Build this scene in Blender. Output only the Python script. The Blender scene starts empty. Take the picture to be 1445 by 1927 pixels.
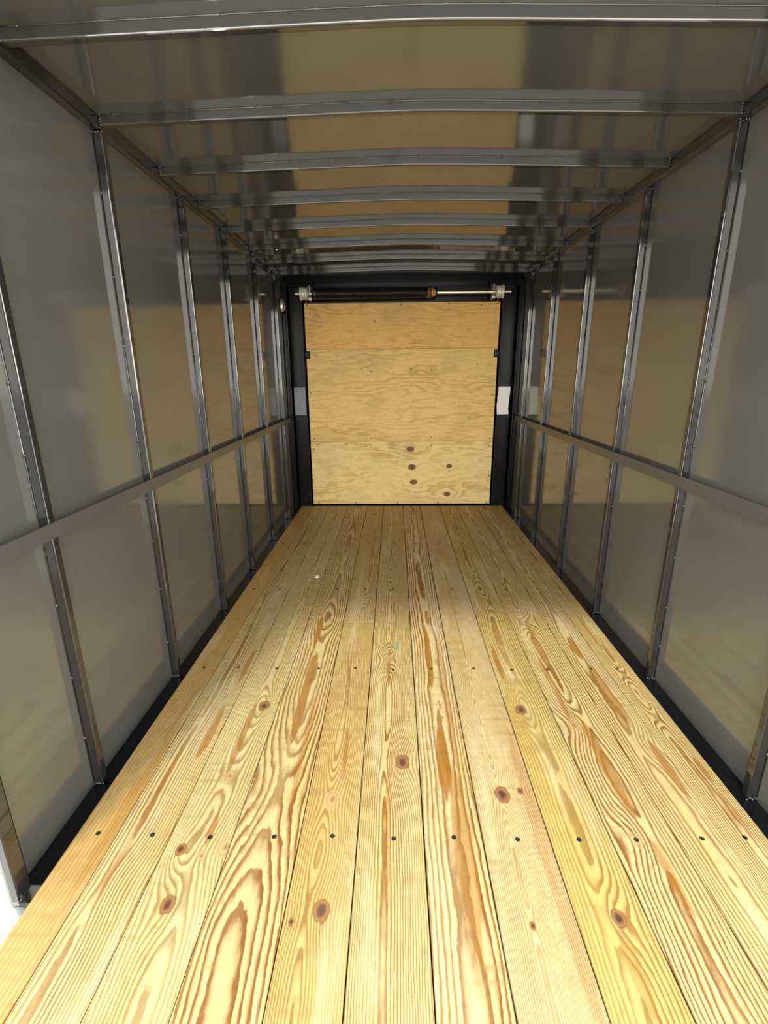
import bpy, bmesh, math, random
from mathutils import Matrix, Vector

S = bpy.context.scene
COL = S.collection
random.seed(7)

# ------------------------------------------------------------------ camera, sky, sun, exposure
cam_d = bpy.data.cameras.new('camera')
cam = bpy.data.objects.new('camera', cam_d); COL.objects.link(cam); S.camera = cam
cam_d.sensor_fit = 'HORIZONTAL'; cam_d.sensor_width = 36.0
cam_d.lens = 912.24 * 36.0 / 1445.0
cam_d.clip_start = 0.02; cam_d.clip_end = 500
_p, _y, _r = 0.2819, 0.0226, -0.0074
_F = Vector((-math.sin(_y)*math.cos(_p), math.cos(_y)*math.cos(_p), -math.sin(_p)))
_R0 = Vector((math.cos(_y), math.sin(_y), 0)); _U0 = _R0.cross(_F)
_R = _R0*math.cos(_r) + _U0*math.sin(_r); _U = -_R0*math.sin(_r) + _U0*math.cos(_r)
cam.matrix_world = Matrix(((_R.x, _U.x, -_F.x, -0.0287), (_R.y, _U.y, -_F.y, 0.0),
                           (_R.z, _U.z, -_F.z, 1.3096), (0, 0, 0, 1)))

world = bpy.data.worlds.new('sky'); S.world = world
world.use_nodes = True
_n = world.node_tree.nodes; _l = world.node_tree.links
_bg = _n['Background']
_tc = _n.new('ShaderNodeTexCoord'); _sp = _n.new('ShaderNodeSeparateXYZ'); _rp = _n.new('ShaderNodeValToRGB')
_l.new(_tc.outputs['Generated'], _sp.inputs[0]); _l.new(_sp.outputs['Z'], _rp.inputs[0])
_rp.color_ramp.elements[0].position = 0.0; _rp.color_ramp.elements[0].color = (1.55, 1.48, 1.34, 1)
_rp.color_ramp.elements[1].position = 0.8; _rp.color_ramp.elements[1].color = (0.30, 0.36, 0.43, 1)
_l.new(_rp.outputs[0], _bg.inputs[0])
_bg.inputs[1].default_value = 2.9

sun_d = bpy.data.lights.new('sun', 'SUN'); sun = bpy.data.objects.new('sun', sun_d); COL.objects.link(sun)
sun_d.energy = 1.7; sun_d.angle = math.radians(9); sun_d.color = (1.0, 0.95, 0.84)
_az, _el = math.radians(20), math.radians(58)      # light travels towards +Y and a little to +X
_dir = Vector((math.sin(_az)*math.cos(_el), math.cos(_az)*math.cos(_el), -math.sin(_el)))
sun.rotation_euler = _dir.to_track_quat('-Z', 'Y').to_euler()
sun.location = (-3, -6, 8)

S.view_settings.view_transform = 'Standard'; S.view_settings.look = 'None'
S.view_settings.gamma = 1.0; S.view_settings.use_curve_mapping = False
S.view_settings.exposure = 0.95

# ------------------------------------------------------------------ dimensions (metres)
XL, XR = -1.0186, 1.1099            # inner faces of the wall studs
D = 0.032                           # stud depth
SL, SR = XL - D, XR + D             # wall sheets
FL, FR = -0.973, 1.055              # edges of the plank floor
YB, YE = -0.40, 4.745               # plank floor from the open end to the ramp door
ZB, ZR = 2.111, 2.143               # underside of roof bows, roof sheet at the walls
XK, RISE = 0.05, 0.028              # ridge position and rise of the roof
YDOOR = 0.918                       # left wall ends here at the doorway
YR, YC = 1.00, 1.16                 # right wall and roof end here, cut short to let in more sky light

# ------------------------------------------------------------------ mesh helpers
def obj(name, bm, m, parent=None, smooth=False, loc=None):
    me = bpy.data.meshes.new(name)
    bmesh.ops.recalc_face_normals(bm, faces=bm.faces[:])
    bm.to_mesh(me); bm.free()
    if m is not None:
        for mm in (m if isinstance(m, (list, tuple)) else [m]): me.materials.append(mm)
    if smooth:
        for p in me.polygons: p.use_smooth = True
    o = bpy.data.objects.new(name, me); COL.objects.link(o)
    if loc is not None: o.location = loc
    if parent is not None: o.parent = parent
    return o

def tag(o, label=None, cat=None, group=None, kind=None):
    if label: o['label'] = label
    if cat: o['category'] = cat
    if group: o['group'] = group
    if kind: o['kind'] = kind
    return o

def empty(name, loc=(0, 0, 0)):
    o = bpy.data.objects.new(name, None); COL.objects.link(o); o.location = loc
    o.empty_display_size = 0.1
    return o

def add_box(bm, x0, x1, y0, y1, z0, z1, bev=0.0, seg=2):
    r = bmesh.ops.create_cube(bm, size=1.0)
    vs = r['verts']
    for v in vs:
        v.co = Vector(((x0+x1)/2 + v.co.x*(x1-x0), (y0+y1)/2 + v.co.y*(y1-y0), (z0+z1)/2 + v.co.z*(z1-z0)))
    if bev > 0:
        es = list({e for v in vs for e in v.link_edges})
        bmesh.ops.bevel(bm, geom=es, offset=bev, segments=seg, affect='EDGES', profile=0.5, clamp_overlap=True)

def box(name, x0, x1, y0, y1, z0, z1, m, parent=None, bev=0.0, seg=2, smooth=None):
    bm = bmesh.new(); add_box(bm, x0, x1, y0, y1, z0, z1, bev, seg)
    return obj(name, bm, m, parent, smooth=False if smooth is None else smooth)

def add_tube(bm, pts, r, n=8, cap=True):
    rings = []
    pts = [Vector(p) for p in pts]
    for i, p in enumerate(pts):
        a = pts[max(i-1, 0)]; b = pts[min(i+1, len(pts)-1)]
        t = (b - a).normalized()
        u = t.orthogonal().normalized() if i == 0 else (pu - t*pu.dot(t)).normalized()
        pu = u; w = t.cross(u)
        rr = r[i] if isinstance(r, (list, tuple)) else r
        rings.append([bm.verts.new(p + (u*math.cos(2*math.pi*k/n) + w*math.sin(2*math.pi*k/n))*rr) for k in range(n)])
    for i in range(len(rings)-1):
        for k in range(n):
            bm.faces.new((rings[i][k], rings[i][(k+1) % n], rings[i+1][(k+1) % n], rings[i+1][k]))
    if cap:
        bm.faces.new(rings[0][::-1]); bm.faces.new(rings[-1])

def add_blob(bm, c, r, sx=1, sy=1, sz=1):
    g = bmesh.ops.create_icosphere(bm, subdivisions=1, radius=r)
    for v in g['verts']:
        v.co = Vector((c[0]+v.co.x*sx, c[1]+v.co.y*sy, c[2]+v.co.z*sz))

def smooth_edges(o):
    # round bevels shade smooth while the big faces stay flat
    me = o.data
    for p in me.polygons: p.use_smooth = p.area < 0.02*max(q.area for q in me.polygons[:]) if len(me.polygons) < 400 else True

# ------------------------------------------------------------------ node helpers
class NT:
    def __init__(self, name):
        self.m = bpy.data.materials.new(name); self.m.use_nodes = True
        self.t = self.m.node_tree; self.N = self.t.nodes; self.L = self.t.links
        self.b = self.N['Principled BSDF']
    def put(self, sock, v):
        if isinstance(v, bpy.types.NodeSocket): self.L.new(v, sock)
        else: sock.default_value = v
    def math(self, op, a, b=0.0, c=0.0, clamp=False):
        n = self.N.new('ShaderNodeMath'); n.operation = op; n.use_clamp = clamp
        self.put(n.inputs[0], a); self.put(n.inputs[1], b); self.put(n.inputs[2], c)
        return n.outputs[0]
    def vm(self, op, a, b=None, out=0):
        n = self.N.new('ShaderNodeVectorMath'); n.operation = op
        self.put(n.inputs[0], a)
        if b is not None: self.put(n.inputs[1], b)
        return n.outputs['Value'] if op in ('DOT_PRODUCT', 'LENGTH') else n.outputs[0]
    def noise(self, vec, scale=1.0, detail=2.0, rough=0.5, dist=0.0):
        n = self.N.new('ShaderNodeTexNoise')
        self.L.new(vec, n.inputs['Vector']); n.inputs['Scale'].default_value = scale
        n.inputs['Detail'].default_value = detail; n.inputs['Roughness'].default_value = rough
        n.inputs['Distortion'].default_value = dist
        return n.outputs['Fac']
    def ramp(self, fac, stops, interp='LINEAR'):
        n = self.N.new('ShaderNodeValToRGB'); self.L.new(fac, n.inputs[0])
        cr = n.color_ramp; cr.interpolation = interp
        while len(cr.elements) < len(stops): cr.elements.new(0.5)
        for e, (p, c) in zip(cr.elements, stops):
            e.position = p; e.color = (c, c, c, 1) if isinstance(c, (int, float)) else (*c, 1)
        return n.outputs[0]
    def mix(self, fac, a, b, mode='MIX'):
        n = self.N.new('ShaderNodeMix'); n.data_type = 'RGBA'; n.blend_type = mode
        self.put(n.inputs[0], fac)
        for s, v in ((n.inputs[6], a), (n.inputs[7], b)):
            if isinstance(v, bpy.types.NodeSocket): self.L.new(v, s)
            else: s.default_value = (*v, 1)
        return n.outputs[2]
    def coord(self, which='Object'):
        return self.N.new('ShaderNodeTexCoord').outputs[which]
    def sep(self, v):
        n = self.N.new('ShaderNodeSeparateXYZ'); self.L.new(v, n.inputs[0]); return n.outputs
    def comb(self, x, y, z):
        n = self.N.new('ShaderNodeCombineXYZ')
        for s, v in zip(n.inputs, (x, y, z)): self.put(s, v)
        return n.outputs[0]
    def bump(self, h, strength=0.2, dist=0.01):
        n = self.N.new('ShaderNodeBump'); n.inputs['Strength'].default_value = strength
        n.inputs['Distance'].default_value = dist; self.L.new(h, n.inputs['Height'])
        self.L.new(n.outputs[0], self.b.inputs['Normal'])
    def gauss(self, p, c, a, b):
        """exp(-(dx/a)^2-(dy/b)^2) of the point p (x, y, 0) about c"""
        d = self.vm('SUBTRACT', p, (c[0], c[1], 0)); w = self.vm('MULTIPLY', d, (1.0/a, 1.0/b, 0))
        return self.math('EXPONENT', self.math('MULTIPLY', self.vm('DOT_PRODUCT', w, w), -1.0))

def plain(name, col, rough=0.4, metal=0.0, ior=1.5, vary=0.06, scale=30):
    t = NT(name)
    f = t.noise(t.coord(), scale, 3)
    t.L.new(t.mix(f, tuple(c*(1-vary) for c in col), tuple(min(1, c*(1+vary)) for c in col)), t.b.inputs['Base Color'])
    t.b.inputs['Roughness'].default_value = rough; t.b.inputs['Metallic'].default_value = metal
    t.b.inputs['IOR'].default_value = ior
    return t.m

def paint(name, col, rough, ior, wave=0.0):
    """glossy charcoal paint on thin sheet metal, with the slight waves of the sheet"""
    t = NT(name); co = t.coord()
    f = t.noise(co, 2.5, 4, 0.6)
    t.L.new(t.mix(f, tuple(c*0.92 for c in col), tuple(c*1.08 for c in col)), t.b.inputs['Base Color'])
    t.b.inputs['Roughness'].default_value = rough; t.b.inputs['IOR'].default_value = ior
    sm = t.noise(co, 900, 2)
    if wave > 0:
        w = t.noise(co, 1.6, 1.0, 0.4)
        t.bump(t.math('ADD', t.math('MULTIPLY', w, 1.0), t.math('MULTIPLY', sm, 0.0006)), 1.0, wave)
    return t.m

M_SHEET = paint('charcoal sheet paint', (0.092, 0.092, 0.080), 0.10, 2.1, 0.0016)
M_TUBE = paint('charcoal tube paint', (0.018, 0.0178, 0.0174), 0.06, 1.88)
M_BOW = paint('charcoal bow paint', (0.040, 0.039, 0.036), 0.06, 1.8)  # lighter copy of the tube paint, to brighten the bow faces
M_RAIL = paint('charcoal rail paint', (0.07, 0.066, 0.060), 0.35, 1.6)
M_BLACK = paint('black frame paint', (0.005, 0.005, 0.0065), 0.22, 1.38)
M_STEEL = plain('bare steel shaft', (0.86, 0.80, 0.66), 0.3, 0.6)
M_ALU = plain('cast aluminium drum', (0.80, 0.77, 0.66), 0.4, 0.3)
M_SPRING = plain('oiled black spring wire', (0.02, 0.02, 0.022), 0.28, 0.3)
M_ORANGE = plain('orange brown winding cone', (0.62, 0.33, 0.10), 0.5)
M_PLATE_BRIGHT = plain('plate with painted bright reflection', (0.96, 0.95, 0.90), 0.4)  # bare metal plate; its bright reflection is painted as white
M_PLATE_DULL = plain('plate with painted dull reflection', (0.24, 0.27, 0.29), 0.35)  # same bare metal, the duller reflection painted as grey
M_SCREW = plain('dark screw head', (0.016, 0.014, 0.013), 0.5)
M_CABLE = plain('steel cable', (0.55, 0.50, 0.40), 0.4, 0.7)
M_LENS = plain('clear lamp lens', (0.95, 0.95, 0.95), 0.06, 0.9)
M_RUBBER = plain('black rubber grommet', (0.015, 0.015, 0.016), 0.6)
M_PAPER = plain('white scrap', (0.93, 0.92, 0.86), 0.7)
M_TRIM = plain('bright aluminium sill', (0.80, 0.80, 0.80), 0.25, 0.9)
M_GROUND = plain('pale gravel ground', (0.74, 0.71, 0.64), 0.9, scale=60)

# ------------------------------------------------------------------ southern pine planks
def pine(i, x0, x1, cx, F, wob, flat, knots, streaks, light, dark, seed, contrast=1.0, wand=0.02):
    """flat-sawn pine: growth rings cut by the face; knots bend the rings; streaks are resinous heartwood"""
    t = NT('pine plank %d' % i)
    o = t.sep(t.coord()); X, Y, Z = o[0], o[1], o[2]
    p = t.comb(X, Y, 0.0)
    ps = t.vm('ADD', p, (seed*1.37, seed*3.1, seed*0.7))
    # slow wander of the heart line and of the ring height along the plank
    slow = t.noise(t.vm('MULTIPLY', ps, (0.0, 0.9, 0.0)), 1.0, 2.0)
    cxn = t.math('ADD', t.math('MULTIPLY', t.math('SUBTRACT', slow, 0.5), wand*4), cx)
    u = t.math('SUBTRACT', X, cxn)
    r = t.math('SQRT', t.math('ADD', t.math('MULTIPLY', u, u), flat*flat))
    w1 = t.noise(t.vm('MULTIPLY', ps, (7.0, 1.1, 1.0)), 1.0, 2.0, 0.5)
    w2 = t.noise(t.vm('MULTIPLY', ps, (26.0, 5.0, 1.0)), 1.0, 2.0, 0.5)
    s = t.math('MULTIPLY', r, F*1.35)
    s = t.math('MULTIPLY_ADD', w1, wob, s)
    s = t.math('MULTIPLY_ADD', w2, wob*0.24, s)
    w3 = t.noise(t.vm('MULTIPLY', ps, (90.0, 22.0, 1.0)), 1.0, 2.0, 0.6)
    s = t.math('MULTIPLY_ADD', w3, 0.42, s)
    for k in knots:
        kx, ky, kr, amp = k[:4]
        s = t.math('MULTIPLY_ADD', t.gauss(p, (kx, ky), kr*2.4, kr*5.5), amp, s)
    fr = t.math('FRACT', s)
    band = t.ramp(fr, [(0.0, 0.12), (0.28, 0.0), (0.55, 0.40), (0.72, 0.95), (0.93, 1.0), (1.0, 0.12)])
    lw = t.noise(t.vm('MULTIPLY', ps, (9.0, 0.8, 1.0)), 1.0, 2.0)
    lw = t.math('MULTIPLY_ADD', lw, 1.3, 0.25, clamp=True)
    band = t.math('MULTIPLY', band, t.math('MULTIPLY', lw, contrast), clamp=True)
    col = t.mix(band, light, dark)
    # resin streaks
    jit = t.noise(t.vm('MULTIPLY', ps, (55.0, 6.0, 1.0)), 1.0, 3.0)
    for (kx, ky, a, b, amt) in streaks:
        g = t.math('MULTIPLY_ADD', t.math('SUBTRACT', jit, 0.5), 0.55, t.gauss(p, (kx, ky), a, b))
        g = t.ramp(g, [(0.36, 0.0), (0.48, 1.0)])
        col = t.mix(t.math('MULTIPLY', g, amt), col, (0.285, 0.125, 0.018))
    # fibre, grime and pale mill glaze
    fib = t.noise(t.vm('MULTIPLY', ps, (520.0, 9.0, 1.0)), 1.0, 3.0, 0.6)
    col = t.mix(0.55, col, t.mix(1.0, col, t.ramp(fib, [(0.3, 0.80), (0.7, 1.12)]), 'MULTIPLY'))
    saw = t.noise(t.vm('MULTIPLY', ps, (5.0, 46.0, 1.0)), 1.0, 2.0)
    patch = t.noise(t.vm('MULTIPLY', ps, (6.0, 1.6, 1.0)), 1.0, 3.0)
    gm = t.math('MULTIPLY', t.ramp(saw, [(0.52, 0.0), (0.70, 1.0)]), t.ramp(patch, [(0.42, 0.0), (0.62, 0.6)]))
    col = t.mix(gm, col, (0.32, 0.21, 0.08))
    tone = t.noise(t.vm('MULTIPLY', ps, (10.0, 1.0, 1.0)), 1.0, 2.0)
    col = t.mix(t.ramp(tone, [(0.35, 0.0), (0.7, 0.55)]), col, t.mix(1.0, col, (0.98, 0.84, 0.52), 'MULTIPLY'))
    sap = t.noise(t.vm('MULTIPLY', ps, (13.0, 1.7, 1.0)), 1.0, 3.0)
    col = t.mix(t.ramp(sap, [(0.56, 0.0), (0.70, 0.6)]), col, t.mix(0.5, col, (0.66, 0.58, 0.37)))
    mot = t.noise(t.vm('MULTIPLY', ps, (34.0, 17.0, 1.0)), 1.0, 4.0, 0.7)
    col = t.mix(0.6, col, t.mix(1.0, col, t.ramp(mot, [(0.30, 0.74), (0.60, 1.05)]), 'MULTIPLY'))
    # knots: ringed brown cores
    for k in knots:
        kx, ky, kr, amp, kc = k[:5]; ax = k[5] if len(k) > 5 else 1.0
        if kc <= 0: continue
        nz = t.noise(t.vm('MULTIPLY', ps, (60.0, 45.0, 1.0)), 1.0, 3.0)
        g = t.math('MULTIPLY_ADD', t.math('SUBTRACT', nz, 0.5), 0.5, t.gauss(p, (kx, ky), kr, kr*1.35))
        if kc < 0.6:       # tight pale knot
            ring = t.ramp(g, [(0.22, (0.30, 0.17, 0.05)), (0.34, (0.46, 0.34, 0.15)), (0.55, (0.36, 0.22, 0.08)), (0.75, (0.48, 0.35, 0.16)), (0.95, (0.27, 0.14, 0.045))])
        else:
            ring = t.ramp(g, [(0.22, (0.30, 0.17, 0.05)), (0.38, (0.19, 0.085, 0.025)), (0.52, (0.27, 0.15, 0.055)),
                              (0.70, (0.20, 0.09, 0.04)), (0.92, (0.08, 0.035, 0.02))])
        kc = min(1.0, kc + 0.2)
        col = t.mix(t.math('MULTIPLY', t.ramp(g, [(0.22, 0.0), (0.36, 1.0)]), kc), col, ring)
    if i == 6:             # a smear of green chalk on the middle plank
        col = t.mix(t.math('MULTIPLY', t.ramp(t.math('MULTIPLY_ADD', t.math('SUBTRACT', jit, 0.5), 0.9, t.gauss(p, (-.018, 2.13), .010, .055)), [(0.35, 0.0), (0.7, 1.0)]), 0.55), col, (0.10, 0.30, 0.18))
    t.L.new(col, t.b.inputs['Base Color'])
    t.b.inputs['Roughness'].default_value = 0.55
    t.b.inputs['IOR'].default_value = 1.35
    t.bump(t.math('ADD', t.math('MULTIPLY', band, -0.5), t.math('MULTIPLY', fib, 0.5)), 0.25, 0.0012)
    return t.m

LT = (0.54, 0.435, 0.205)
LTY = (0.50, 0.39, 0.145)
LTG = (0.52, 0.435, 0.215)
DK = (0.20, 0.088, 0.016)
DKY = (0.215, 0.112, 0.020)
PE = [-0.973, -0.852, -0.690, -0.505, -0.308, -0.139, 0.056, 0.227, 0.422, 0.600, 0.790, 0.935, 1.055]
# cx, F, wob, flat, light, dark, contrast, wander, knots (x, y, r, bend, core), streaks (x, y, half-width, half-length, strength)
PL = [
 (-1.02, 70, 1.6, .05, (0.48,0.32,0.12), (0.28,0.145,0.03), .6, .01, [], [(-.875,1.35,.018,.5,.35)]),
 (-.80, 95, 3.0, .03, LT, DK, .9, .02, [(-.76,.95,.02,2,0)], [(-.728,1.54,.018,.16,.8), (-.715,1.95,.014,.13,.7), (-.80,1.2,.012,.35,.4)]),
 (-.585, 80, 3.4, .03, LTG, DKY, .75, .02, [(-.563,1.674,.020,-3,1), (-.587,1.316,.016,2,.5), (-.642,1.053,.013,-2,.95), (-.515,1.063,.024,2.5,.55), (-.612,.903,.017,3,.85), (-.575,1.035,.012,1.5,.5)],
   [(-.60,1.50,.014,.20,.7), (-.575,1.12,.010,.06,.7)]),
 (-.40, 62, 4.2, .05, LT, DK, 1.0, .02, [(-.409,1.233,.05,3.5,0), (-.40,2.43,.03,-2,0)], [(-.41,1.772,.020,.33,.85), (-.429,2.283,.016,.16,.85), (-.36,1.50,.012,.3,.5), (-.40,2.9,.012,.16,.7)]),
 (-.24, 125, 3.4, .02, (0.50,0.37,0.15), DKY, .8, .02, [(-.228,1.225,.024,4,.45), (-.215,.895,.020,3.2,.7), (-.286,.867,.007,1,.9)], [(-.205,1.42,.010,.13,.6)]),
 (-.055, 120, 4.2, .02, LT, (0.21,0.09,0.017), 1.0, .01, [(-.002,1.386,.022,5,1), (-.065,2.015,.018,5,.45), (-.055,2.934,.02,4,.3)], [(-.055,1.95,.008,.16,.7), (-.05,1.13,.010,.25,.4)]),
 (.145, 66, 4.0, .05, (0.58,0.46,0.245), DK, 1.0, .015, [], [(.140,1.39,.026,.17,.9), (.146,2.774,.018,.13,.9), (.134,2.062,.017,.28,.85), (.15,2.42,.012,.09,.8), (.17,1.08,.03,.30,.55), (.19,1.7,.010,.5,.5)]),
 (.31, 140, 2.6, .01, (0.54,0.42,0.225), (0.25,0.135,0.035), .75, .01, [(.317,1.253,.022,4,.9), (.378,1.268,.010,2,.75,2.6), (.296,1.873,.016,3,.25), (.333,1.745,.013,2.5,.3), (.31,.868,.007,1,.8)], [(.40,1.1,.022,.5,.35)]),
 (.505, 85, 3.4, .04, LTY, DKY, .85, .02, [(.479,1.663,.020,-3.5,1), (.528,.888,.016,3,.9), (.478,2.595,.02,4,.35), (.49,2.98,.018,2,.3)], [(.452,1.98,.014,.14,.8), (.50,2.22,.010,.1,.6), (.52,.78,.02,.1,.4)]),
 (.69, 82, 4.2, .04, LT, DK, 1.0, .02, [(.659,1.574,.022,4.5,.3), (.685,2.377,.02,4.5,.35), (.668,1.101,.018,3,.3)], [(.70,1.38,.020,.24,.75), (.655,1.80,.012,.25,.7), (.68,2.2,.012,.2,.7), (.715,1.0,.014,.12,.6)]),
 (.865, 85, 4.0, .04, LT, DK, .95, .02, [(.895,1.47,.016,2.5,0)], [(.854,2.125,.020,.10,.85), (.87,1.78,.022,.22,.7), (.905,1.38,.018,.13,.75), (.87,2.7,.012,.3,.5)]),
 (1.0, 105, 3.4, .02, LT, DK, .95, .02, [(.995,1.9,.011,2,.4), (.99,1.62,.011,2,.4)], [(1.02,1.36,.010,.06,.7), (1.015,1.2,.010,.08,.6), (.985,2.3,.008,.2,.6)]),
]
PINE = []
for i, (cx, F, wob, flat, li, dk, con, wand, kn, st) in enumerate(PL):
    PINE.append(pine(i+1, PE[i], PE[i+1], cx, F, wob, flat, kn, st, li, dk, 3.7*i + 1.3, con, wand))
PINE_FAR = pine(13, PE[4], PE[5], -.20, 100, 3.0, .03, [(-.20, 2.62, .012, 2, .4), (-.255, 2.95, .012, 2, .3)], [], (0.50, 0.37, 0.16), DKY, 61.3, .75, .02)

# ------------------------------------------------------------------ plywood
def plywood(i, light, mid, knots, seed, F=16):
    t = NT('plywood sheet %d' % i)
    o = t.sep(t.coord()); X, Z = o[0], o[2]
    p = t.comb(X, Z, 0.0)
    ps = t.vm('ADD', p, (seed*2.1, seed*1.3, seed))
    w = t.noise(t.vm('MULTIPLY', ps, (1.5, 6.0, 1.0)), 1.0, 3.0, 0.5)
    w2 = t.noise(t.vm('MULTIPLY', ps, (7.0, 30.0, 1.0)), 1.0, 3.0, 0.6)
    s = t.math('MULTIPLY_ADD', w, 7.0, t.math('MULTIPLY', Z, F))
    s = t.math('MULTIPLY_ADD', w2, 1.1, s)
    for (kx, kz, a, b) in knots:
        s = t.math('MULTIPLY_ADD', t.gauss(p, (kx, kz), a*4, b*3), 1.6, s)
    band = t.ramp(t.math('FRACT', s), [(0.0, 0.05), (0.45, 0.0), (0.80, 0.8), (0.92, 1.0), (1.0, 0.05)])
    amt = t.ramp(t.noise(t.vm('MULTIPLY', ps, (2.0, 4.0, 1.0)), 1.0, 2.0), [(0.35, 0.15), (0.65, 0.9)])
    col = t.mix(t.math('MULTIPLY', band, amt), light, mid)
    sm = t.noise(t.vm('MULTIPLY', ps, (9.0, 26.0, 1.0)), 1.0, 4.0, 0.65)
    col = t.mix(t.ramp(sm, [(0.52, 0.0), (0.75, 0.35)]), col, tuple(c*f for c, f in zip(mid, (.85, .82, .8))))
    fine = t.noise(t.vm('MULTIPLY', ps, (30.0, 260.0, 1.0)), 1.0, 2.0)
    col = t.mix(0.5, col, t.mix(1.0, col, t.ramp(fine, [(0.3, 0.82), (0.7, 1.1)]), 'MULTIPLY'))
    big = t.noise(t.vm('MULTIPLY', ps, (2.2, 2.6, 1.0)), 1.0, 3.0)
    col = t.mix(t.ramp(big, [(0.5, 0.0), (0.75, 0.35)]), col, (0.40, 0.29, 0.13))
    for (kx, kz, a, b) in knots:
        g = t.gauss(p, (kx, kz), a, b)
        kc = t.ramp(g, [(0.2, (0.50, 0.30, 0.11)), (0.45, (0.17, 0.06, 0.025)), (0.7, (0.30, 0.13, 0.05)), (0.95, (0.12, 0.05, 0.025))])
        col = t.mix(t.ramp(g, [(0.18, 0.0), (0.34, 1.0)]), col, kc)
    t.L.new(col, t.b.inputs['Base Color'])
    t.b.inputs['Roughness'].default_value = 0.6; t.b.inputs['IOR'].default_value = 1.35
    t.bump(fine, 0.1, 0.001)
    return t.m

PLY = [plywood(1, (0.96, 0.72, 0.32), (0.66, 0.40, 0.11), [(.128,.572,.034,.024), (.145,.391,.036,.027), (.516,.401,.026,.018), (.163,.239,.034,.022), (.503,.112,.030,.022)], 2.3, 11),
       plywood(2, (0.96, 0.66, 0.25), (0.66, 0.38, 0.10), [], 5.9, 15),
       plywood(3, (0.95, 0.58, 0.19), (0.64, 0.33, 0.075), [], 9.4, 22)]

# ------------------------------------------------------------------ ground outside
bm = bmesh.new(); add_box(bm, -40, 40, -40, 40, -0.62, -0.55)
tag(obj('ground', bm, M_GROUND), 'pale sunlit ground outside the side doorway', 'ground', kind='structure')

# ------------------------------------------------------------------ floor: frame deck, planks, screws
floor = box('floor', FL+0.004, FR-0.004, YB, YE+0.12, -0.075, -0.0405, M_BLACK)
tag(floor, 'wide pine plank floor of the trailer', 'floor', kind='structure')

def plank(x0, x1, y0, y1, m, dz=0.0, gap=0.0011):
    bm = bmesh.new(); add_box(bm, x0+gap, x1-gap, y0, y1, -0.040+dz*0, 0.0+dz, 0.0022, 1)
    return obj('plank', bm, m, floor)

GAPS = [.0012, .0012, .0010, .0013, .0014, .0015, .0022, .0020, .0017, .0012, .0014, .0013]
SCREW_ME = None
def screw_mesh():
    bm = bmesh.new()
    # countersunk head: a rim, a sunk cone and a driver recess
    prev = None
    for r, z in ((0.0074, 0.0), (0.0067, 0.0010), (0.0034, 0.0007), (0.0026, 0.0002)):
        ring = [bm.verts.new((r*math.cos(k*math.pi/5), r*math.sin(k*math.pi/5), z)) for k in range(10)]
        if prev:
            for k in range(10): bm.faces.new((prev[k], prev[(k+1) % 10], ring[(k+1) % 10], ring[k]))
        prev = ring
    bm.faces.new(prev)
    return bm
ROWS = [1.095, 1.935, 2.78, 3.62, 4.46]
NX = [-.909, -.745, -.571, -.383, -.212, -.032, .144, .328, .506, .672, .863, .990]
NJ = [(-.020, .004), (-.015, .001), (-.008, -.004), (-.004, 0), (-.002, .005), (0, .0), (.005, .006), (.003, .002), (.004, .004), (.004, .006), (.012, .012), (.018, .018)]
first = None
for i in range(12):
    dz = random.uniform(-0.0012, 0.0008)
    if i == 4:
        a = plank(PE[i], PE[i+1], YB, 2.368, PINE[i], dz, GAPS[i])
        b = plank(PE[i], PE[i+1], 2.371, YE, PINE_FAR, dz-0.0008, GAPS[i])
        parts = [(a, ROWS[:2]), (b, ROWS[2:])]
    else:
        parts = [(plank(PE[i], PE[i+1], YB, YE, PINE[i], dz, GAPS[i]), ROWS)]
    for pk, rows in parts:
        for j, y in enumerate(rows):
            yy = y + NJ[i][1] + random.uniform(-.006, .006)*(j > 0); xx = NX[i] + random.uniform(-.008, .008)*(j > 0)
            if first is None:
                s = obj('screw', screw_mesh(), M_SCREW, pk); first = s
            else:
                s = first.copy(); COL.objects.link(s); s.parent = pk
            s.location = (xx, yy, dz); s.rotation_euler = (0, 0, random.random())

# ------------------------------------------------------------------ walls
wl = box('wall_left', SL-0.022, SL, YDOOR+0.03, 4.90, -0.12, ZR+0.05, M_SHEET)
tag(wl, 'glossy charcoal sheet wall on the left with square studs', 'wall', kind='structure')
wr = box('wall_right', SR, SR+0.022, YR, 4.90, -0.12, ZR+0.05, M_SHEET)
tag(wr, 'glossy charcoal sheet wall on the right with square studs', 'wall', kind='structure')

STL = [1.306, 1.912, 2.570, 3.167, 3.79, 4.41]
STR = [1.274, 1.915, 2.534, 3.182, 3.834, 4.45]
ZS, ZT = -0.030, 2.100

def stud(wall, side, y, seed):
    x0, x1 = (SL, XL) if side < 0 else (XR, SR)
    s = box('stud', x0, x1, y, y+0.027, ZS, ZT, M_TUBE, wall, bev=0.005, seg=3, smooth=False)
    smooth_edges(s)
    rnd = random.Random(seed)
    bm = bmesh.new()
    xs = SL if side < 0 else SR
    z = 0.10 + rnd.uniform(0, .1)
    while z < 2.05:
        add_blob(bm, (xs - side*0.002, y-0.001, z), 0.0042, 1, 1, rnd.uniform(1.2, 2.4))
        z += rnd.uniform(.17, .27)
    add_tube(bm, [(xs - side*0.0012, y-0.0008, ZS+.01), (xs - side*0.0012, y-0.0008, ZT-.01)], 0.0022, 8)  # continuous bead added along the joint to catch a highlight line
    # welds at the foot and the head of the stud
    xi = XL if side < 0 else XR
    for zz in (ZS+0.004, ZT-0.003):
        for k in range(5):
            add_blob(bm, (xi + (xs-xi)*(k/4.0)*1.2, y-0.002, zz + rnd.uniform(-.003, .003)), 0.0048, 1.2, 1, .9)
    w = obj('weld_bead', bm, M_TUBE, s, smooth=True); w['kind'] = 'stuff'
    return s
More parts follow.
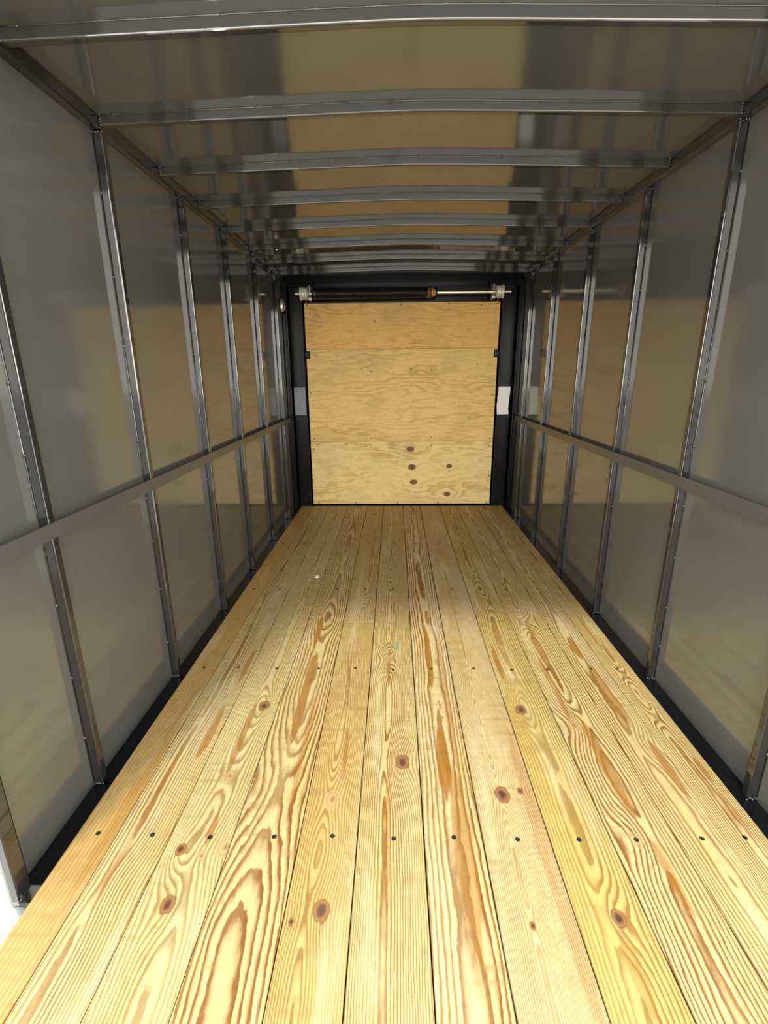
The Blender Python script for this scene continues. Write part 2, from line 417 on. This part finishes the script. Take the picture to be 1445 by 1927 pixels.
for k, y in enumerate(STL): stud(wl, -1, y, 10+k)
for k, y in enumerate(STR): stud(wr, 1, y, 40+k)

# waist rails: flat bars screwed across the stud faces
box('rail', XL+0.0005, XL+0.0065, YDOOR+0.06, 4.66, 0.852, 0.897, M_RAIL, wl, bev=0.0012, seg=2)
box('rail', XR-0.0065, XR-0.0005, YR, 4.66, 0.855, 0.902, M_RAIL, wr, bev=0.0012, seg=2)

# ------------------------------------------------------------------ roof
def gable(x): return RISE*(1 - min(1.0, abs(x-XK)/(1.07)))**1.0
def roof_profile(n=16):
    xs = [SL-0.022 + (SR-SL+0.044)*k/n for k in range(n+1)]
    out = []
    for x in xs:
        a = abs(x-XK)/1.08
        out.append((x, RISE*(1-math.sqrt(a*a+0.01)*0.995)))
    return out
bm = bmesh.new(); prof = roof_profile(24); n = len(prof)
def strip(rows):                       # a sheet surface with vertices of its own, so that its shading stays true
    g = [[bm.verts.new(c) for c in r] for r in rows]
    for a in range(len(g)-1):
        for k in range(len(g[0])-1): bm.faces.new((g[a][k], g[a][k+1], g[a+1][k+1], g[a+1][k]))
strip([[(x, YC + (4.90-YC)*a/6, ZR+h) for x, h in prof] for a in range(7)])
strip([[(x, y, ZR+h+0.02) for x, h in prof] for y in (YC, 4.90)])
for y in (YC, 4.90): strip([[(x, y, ZR+h+d) for x, h in prof] for d in (0, 0.02)])
for x, h in (prof[0], prof[-1]): strip([[(x, y, ZR+h+d) for y in (YC, 4.90)] for d in (0, 0.02)])
ceiling = obj('ceiling', bm, M_SHEET)
for p in ceiling.data.polygons: p.use_smooth = abs(p.normal.z) > 0.9
tag(ceiling, 'glossy charcoal sheet ceiling with cross bows', 'ceiling', kind='structure')

BOWS = [1.478, 1.911, 2.346, 2.775, 3.21, 3.655, 4.09, 4.53]
def roof_bow(y, seed, beads):
    bm = bmesh.new()
    pts = [XL+0.001] + [x for x, h in prof if XL+0.01 < x < XR-0.01] + [XR-0.001]
    W, H, b = 0.026, ZR-ZB, 0.005
    sec = []
    for cx_, cz_, a0 in ((b, b, 180), (W-b, b, 270)):
        for k in range(4):
            a = math.radians(a0 + 30*k); sec.append((cx_ + b*math.cos(a), cz_ + b*math.sin(a)))
    sec += [(W, H+0.001), (0, H+0.001)]
    rings = []
    for x in pts:
        a = abs(x-XK)/1.08; h = RISE*(1-math.sqrt(a*a+0.01)*0.995)
        rings.append([bm.verts.new((x, y+sy, ZB+h+sz)) for sy, sz in sec])
    m = len(sec)
    for i in range(len(rings)-1):
        for k in range(m): bm.faces.new((rings[i][k], rings[i][(k+1) % m], rings[i+1][(k+1) % m], rings[i+1][k]))
    bm.faces.new(rings[0]); bm.faces.new(rings[-1][::-1])
    o = obj('roof_bow', bm, M_BOW, ceiling)
    rnd = random.Random(seed); bm = bmesh.new()
    x = XL + .05
    while x < XR - .04:
        a = abs(x-XK)/1.08; h = RISE*(1-math.sqrt(a*a+0.01)*0.995)
        add_blob(bm, (x, y-0.0005, ZR+h-0.002), 0.0036, rnd.uniform(1.2, 2.2), 1, .9)
        x += rnd.uniform(.05, .12) if beads else rnd.uniform(.3, .7)
    line = [XL+.01] + [x for x, h in prof if XL+.02 < x < XR-.02] + [XR-.01]
    add_tube(bm, [(x, y-0.0006, ZR-0.0012+RISE*(1-math.sqrt((abs(x-XK)/1.08)**2+0.01)*0.995)) for x in line], 0.0022, 8)  # thin bead added for a bright line where bow meets roof
    for xe in (XL+0.003, XR-0.003):
        for k in range(4): add_blob(bm, (xe, y-0.002, ZB+0.003+k*0.009), 0.0042, 1, 1, 1.3)
    w = obj('weld_bead', bm, M_BOW, o, smooth=True); w['kind'] = 'stuff'
for k, y in enumerate(BOWS): roof_bow(y, 80+k, k in (2, 5, 6, 7))

# ------------------------------------------------------------------ frame tubes of the box
def trim(nm, label, *a, m=None, bev=0.004):
    o = box(nm, *a, m or M_TUBE, bev=bev, seg=2); return tag(o, label, 'frame', kind='structure')
trim('trim_1', 'charcoal square tube along the top of the left wall', SL+0.0002, XL, YDOOR+0.05, 4.70, ZT, ZR-0.001)
trim('trim_2', 'charcoal square tube along the top of the right wall', XR, SR-0.0002, YC, 4.70, ZT, ZR-0.001)
trim('trim_3', 'black ledge at the foot of the left wall beside the planks', SL+0.0002, FL-0.003, YDOOR+0.05, 4.74, -0.10, ZS, m=M_BLACK, bev=0.003)
trim('trim_4', 'black ledge at the foot of the right wall beside the planks', FR+0.003, SR-0.0002, YB, 4.74, -0.10, ZS, m=M_BLACK, bev=0.003)
# rear door frame
trim('trim_5', 'black left post of the rear door frame', -0.992, -0.872, 4.752, 4.86, -0.03, 2.05, m=M_BLACK, bev=0.008)
trim('trim_6', 'black right post of the rear door frame', 0.950, 1.078, 4.752, 4.86, -0.03, 2.05, m=M_BLACK, bev=0.008)
trim('trim_7', 'black header beam above the plywood door', SL+0.002, SR-0.002, 4.772, 4.86, 2.085, ZR+0.036, m=M_BLACK, bev=0.005)
trim('trim_8', 'black cover panel behind the door spring', SL+0.002, SR-0.002, 4.862, 4.885, -0.10, ZR+0.02, m=M_BLACK, bev=0.006)
trim('trim_9', 'corner stud, shade painted in black, left of the rear door frame', SL+0.0005, -1.004, 4.720, 4.85, -0.03, 2.09, m=M_BLACK, bev=0.006)  # black paint darkens this tube in place of dim reflections
trim('trim_10', 'corner stud, shade painted in black, right of the rear door frame', 1.092, SR-0.0005, 4.720, 4.85, -0.03, 2.09, m=M_BLACK, bev=0.006)  # darkened with black like its partner, standing in for shade
# side doorway on the left
trim('trim_11', 'painted jamb of the side doorway, near left edge', -1.040, XL+0.002, YDOOR, YDOOR+0.048, -0.03, ZT, bev=0.006)
trim('trim_12', 'bright aluminium sill of the side doorway', -1.032, FL-0.004, YB, YDOOR-0.002, -0.10, -0.032, m=M_TRIM, bev=0.004)

# ------------------------------------------------------------------ ramp door with plywood panels
door = box('door_1', -0.868, 0.946, 4.806, 4.858, 0.0, 1.935, M_BLACK, bev=0.004)
tag(door, 'closed ramp door faced with three plywood panels', 'door', kind='structure')
PX0, PX1, PY0, PY1 = -0.856, 0.934, 4.782, 4.8055
def notched_panel(z0, z1, m, notch=None, dy=0.0):
    bm = bmesh.new()
    if notch:
        zn0, zn1, w = notch
        out = [(PX0, z0), (PX1, z0), (PX1, zn0), (PX1-w, zn0), (PX1-w, zn1), (PX1, zn1), (PX1, z1), (PX0, z1), (PX0, zn1), (PX0+w, zn1), (PX0+w, zn0), (PX0, zn0)]
    else:
        out = [(PX0, z0), (PX1, z0), (PX1, z1), (PX0, z1)]
    f = [bm.verts.new((x, PY0+dy, z)) for x, z in out]; b = [bm.verts.new((x, PY1, z)) for x, z in out]
    bm.faces.new(f); bm.faces.new(b[::-1])
    for k in range(len(out)): bm.faces.new((f[k], f[(k+1) % len(out)], b[(k+1) % len(out)], b[k]))
    return obj('panel', bm, m, door)
SE = 0.0014
P1 = notched_panel(0.013, 0.648-SE, PLY[0], None, 0.0)
P2 = notched_panel(0.648+SE, 1.515-SE, PLY[1], (1.432, 1.500, 0.034), 0.0012)
P3 = notched_panel(1.515+SE, 1.913, PLY[2], None, -0.0006)
NAILS = [[-0.254,0.611,.332,.608,-.512,.628,.906,.606,-.803,.025,-.421,.024,.002,.023,.414,.023,.904,.022,-.826,.576,-.851,.264,.918,.30,-.79,.62],
         [-.25,1.312,.323,1.322,-.254,.684,.33,.687,.905,1.084,-.836,1.115,.907,.674,-.816,.676,.75,1.37,.13,1.33],
         [-.831,1.898,.914,1.898,.765,1.885,.47,1.900,.035,1.897,-.21,1.755]]
for P, ns, dy in zip((P1, P2, P3), NAILS, (0.0, 0.0012, -0.0006)):
    for k in range(0, len(ns), 2):
        bm = bmesh.new(); add_tube(bm, [(ns[k], PY0+dy-0.0010, ns[k+1]), (ns[k], PY0+dy+0.004, ns[k+1])], 0.0068, 8)
        obj('nail', bm, M_SCREW, P)
# recessed latch keepers in the notches, a bracket with a lug and a bolt
for sx in (-1, 1):
    xe = PX0 if sx < 0 else PX1
    xa, xb = sorted((xe - sx*0.030, xe + sx*0.012))
    bm = bmesh.new()
    add_box(bm, xa, xb, 4.768, 4.803, 1.436, 1.496, 0.003, 1)
    add_box(bm, *sorted((xe - sx*0.014, xe + sx*0.010)), 4.752, 4.770, 1.448, 1.484, 0.002, 1)
    add_tube(bm, [(xe - sx*0.004, 4.758, 1.430), (xe - sx*0.004, 4.758, 1.502)], 0.0055, 8)
    obj('latch_bracket', bm, M_BLACK, door)

# ------------------------------------------------------------------ torsion spring assembly above the door
SY, SZ = 4.690, 1.982
spr = empty('door_spring', (0, SY, SZ))
tag(spr, 'black torsion spring on a steel shaft with cable drums above the plywood door', 'spring')
def rel(bm, name, m, smooth=False):
    for v in bm.verts: v.co -= Vector((0, SY, SZ))
    return obj(name, bm, m, spr, smooth=smooth)
bm = bmesh.new(); add_tube(bm, [(-0.925, SY, SZ), (1.018, SY, SZ)], 0.0125, 14); rel(bm, 'shaft', M_STEEL, False)
bm = bmesh.new()
pts = []; TURNS = 104; X0, X1 = -0.735, 0.300
for k in range(TURNS*14+1):
    a = 2*math.pi*k/14.0; x = X0 + (X1-X0)*k/(TURNS*14.0)
    pts.append((x, SY + 0.045*math.cos(a), SZ + 0.045*math.sin(a)))
add_tube(bm, pts, 0.0047, 5); rel(bm, 'spring', M_SPRING, True)
bm = bmesh.new(); add_tube(bm, [(0.262, SY, SZ), (0.285, SY, SZ), (0.318, SY, SZ), (0.336, SY, SZ)], [0.047, 0.047, 0.034, 0.030], 16)
c = rel(bm, 'winding_cone', M_ORANGE); c['label'] = 'orange brown winding cone'
bm = bmesh.new(); add_tube(bm, [(0.338, SY, SZ), (0.352, SY, SZ)], [0.046, 0.046], 16)
for a in (0, 90, 180, 270):
    add_box(bm, 0.339, 0.351, SY+0.040*math.cos(math.radians(a))-.008, SY+0.040*math.cos(math.radians(a))+.008, SZ+0.040*math.sin(math.radians(a))-.008, SZ+0.040*math.sin(math.radians(a))+.008)
rel(bm, 'collar', M_BLACK)
bm = bmesh.new(); add_tube(bm, [(-0.765, SY, SZ), (-0.750, SY, SZ), (-0.715, SY, SZ)], [0.030, 0.052, 0.044], 16); rel(bm, 'spring_anchor', M_SPRING)
for sx, xa in ((-1, -0.868), (1, 0.862)):
    # grooved drum: a spool with rims
    bm = bmesh.new(); xs = []; rs = []
    for k in range(9):
        xs.append(xa + 0.074*k/8.0); rs.append(0.060 if k in (0, 8) else (0.054 if k % 2 else 0.051))
    add_tube(bm, [(x, SY, SZ) for x in xs], rs, 24); d = rel(bm, 'drum', M_ALU)
    # bearing plate on the inner side of the drum, bolted to the header
    xp = xa + 0.074 + 0.012 if sx < 0 else xa - 0.020
    bm = bmesh.new(); add_box(bm, xp, xp+0.006, SY-0.05, 4.774, SZ-0.062, SZ+0.062, 0.002, 1)
    add_tube(bm, [(xp-0.010, SY-0.028, SZ-0.044), (xp+0.016, SY-0.028, SZ-0.044)], 0.011, 6)
    rel(bm, 'bearing_plate', M_STEEL)
    # bracket that carries the shaft from the header
    bm = bmesh.new(); add_box(bm, xp-0.008, xp+0.014, 4.755, 4.80, SZ-0.03, 2.10, 0.002, 1); rel(bm, 'bracket', M_BLACK)
    xc = xa + (0.046 if sx < 0 else 0.034)
    bm = bmesh.new(); add_tube(bm, [(xc, SY-0.054, SZ), (xc, SY-0.048, SZ-0.045), (xc+sx*0.004, 4.770, 1.905), (xc+sx*0.006, 4.780, 1.890)], 0.0032, 6); rel(bm, 'cable', M_CABLE)
# end bearings that hold the shaft to the posts
for xe in (-0.923, 1.014):
    bm = bmesh.new(); add_tube(bm, [(xe-.009, SY, SZ), (xe+.009, SY, SZ)], 0.021, 12)
    add_box(bm, xe-.004, xe+.004, SY, 4.760, SZ-0.018, SZ+0.018, 0.001, 1); rel(bm, 'end_bearing', M_BLACK)

# ------------------------------------------------------------------ small things
def notch_plate(name, x0, x1, z0, z1, m, seed, label):
    rnd = random.Random(seed); bm = bmesh.new(); out = []
    out += [(x0+.004, z0), (x1-.006, z0+.002)]
    out += [(x1-.004, z0+.02), (x1-.011, z0+.05), (x1-.006, z0+.11), (x1-.006, z0+.16), (x1, z0+.19), (x1, z1)]
    out += [(x0+.012, z1), (x0+.005, z1-.012), (x0+.004, z1-.07), (x0-.001, z1-.10), (x0+.003, z1-.13), (x0-.003, z1-.16), (x0, z0+.05)]
    f = [bm.verts.new((x, 4.7455, z)) for x, z in out]; b = [bm.verts.new((x, 4.7515, z)) for x, z in out]
    bm.faces.new(f); bm.faces.new(b[::-1]); q = len(out)
    for k in range(q): bm.faces.new((f[k], f[(k+1) % q], b[(k+1) % q], b[k]))
    return tag(obj(name, bm, m), label, 'plate', group=None)
notch_plate('cover_plate', 0.950, 1.066, 0.906, 1.166, M_PLATE_BRIGHT, 1, 'rectangular metal plate, bright reflection painted white, on the right post of the rear door frame')
bm = bmesh.new(); add_box(bm, -0.987, -0.878, 4.7455, 4.7515, 0.910, 1.170, 0.002, 1)
tag(obj('cover_plate', bm, M_PLATE_DULL), 'rectangular metal plate, dull reflection painted grey, on the left post of the rear door frame', 'plate')

lamp = empty('marker_light', (SL, 4.655, 1.885))
tag(lamp, 'small oval marker light high on the left wall by the rear door', 'light')
def ellipsoid(name, r, m, x0):
    bm = bmesh.new(); g = bmesh.ops.create_uvsphere(bm, u_segments=20, v_segments=12, radius=1.0)
    for v in g['verts']: v.co = Vector((max(v.co.x, 0)*r[0] + x0, v.co.y*r[1], v.co.z*r[2]))
    return obj(name, bm, m, lamp, smooth=True)
ellipsoid('grommet', (0.012, 0.040, 0.070), M_RUBBER, 0.0)
l_ = ellipsoid('lens', (0.046, 0.032, 0.060), M_LENS, 0.004); l_['label'] = 'clear oval lens'

bm = bmesh.new()
out = [(-.012, -.012), (.004, -.016), (.012, -.004), (.010, .012), (-.002, .017), (-.011, .008)]
f = [bm.verts.new((x, y, 0.0009)) for x, y in out]; t_ = [bm.verts.new((x*.85, y*.85, 0.006 + .003*(k % 2))) for k, (x, y) in enumerate(out)]
bm.faces.new(f[::-1]); bm.faces.new(t_)
for k in range(6): bm.faces.new((f[k], f[(k+1) % 6], t_[(k+1) % 6], t_[k]))
tag(obj('wood_chip', bm, M_PAPER, loc=(-0.543, 2.966, 0.0)), 'tiny white chip lying on the left side of the plank floor', 'chip')
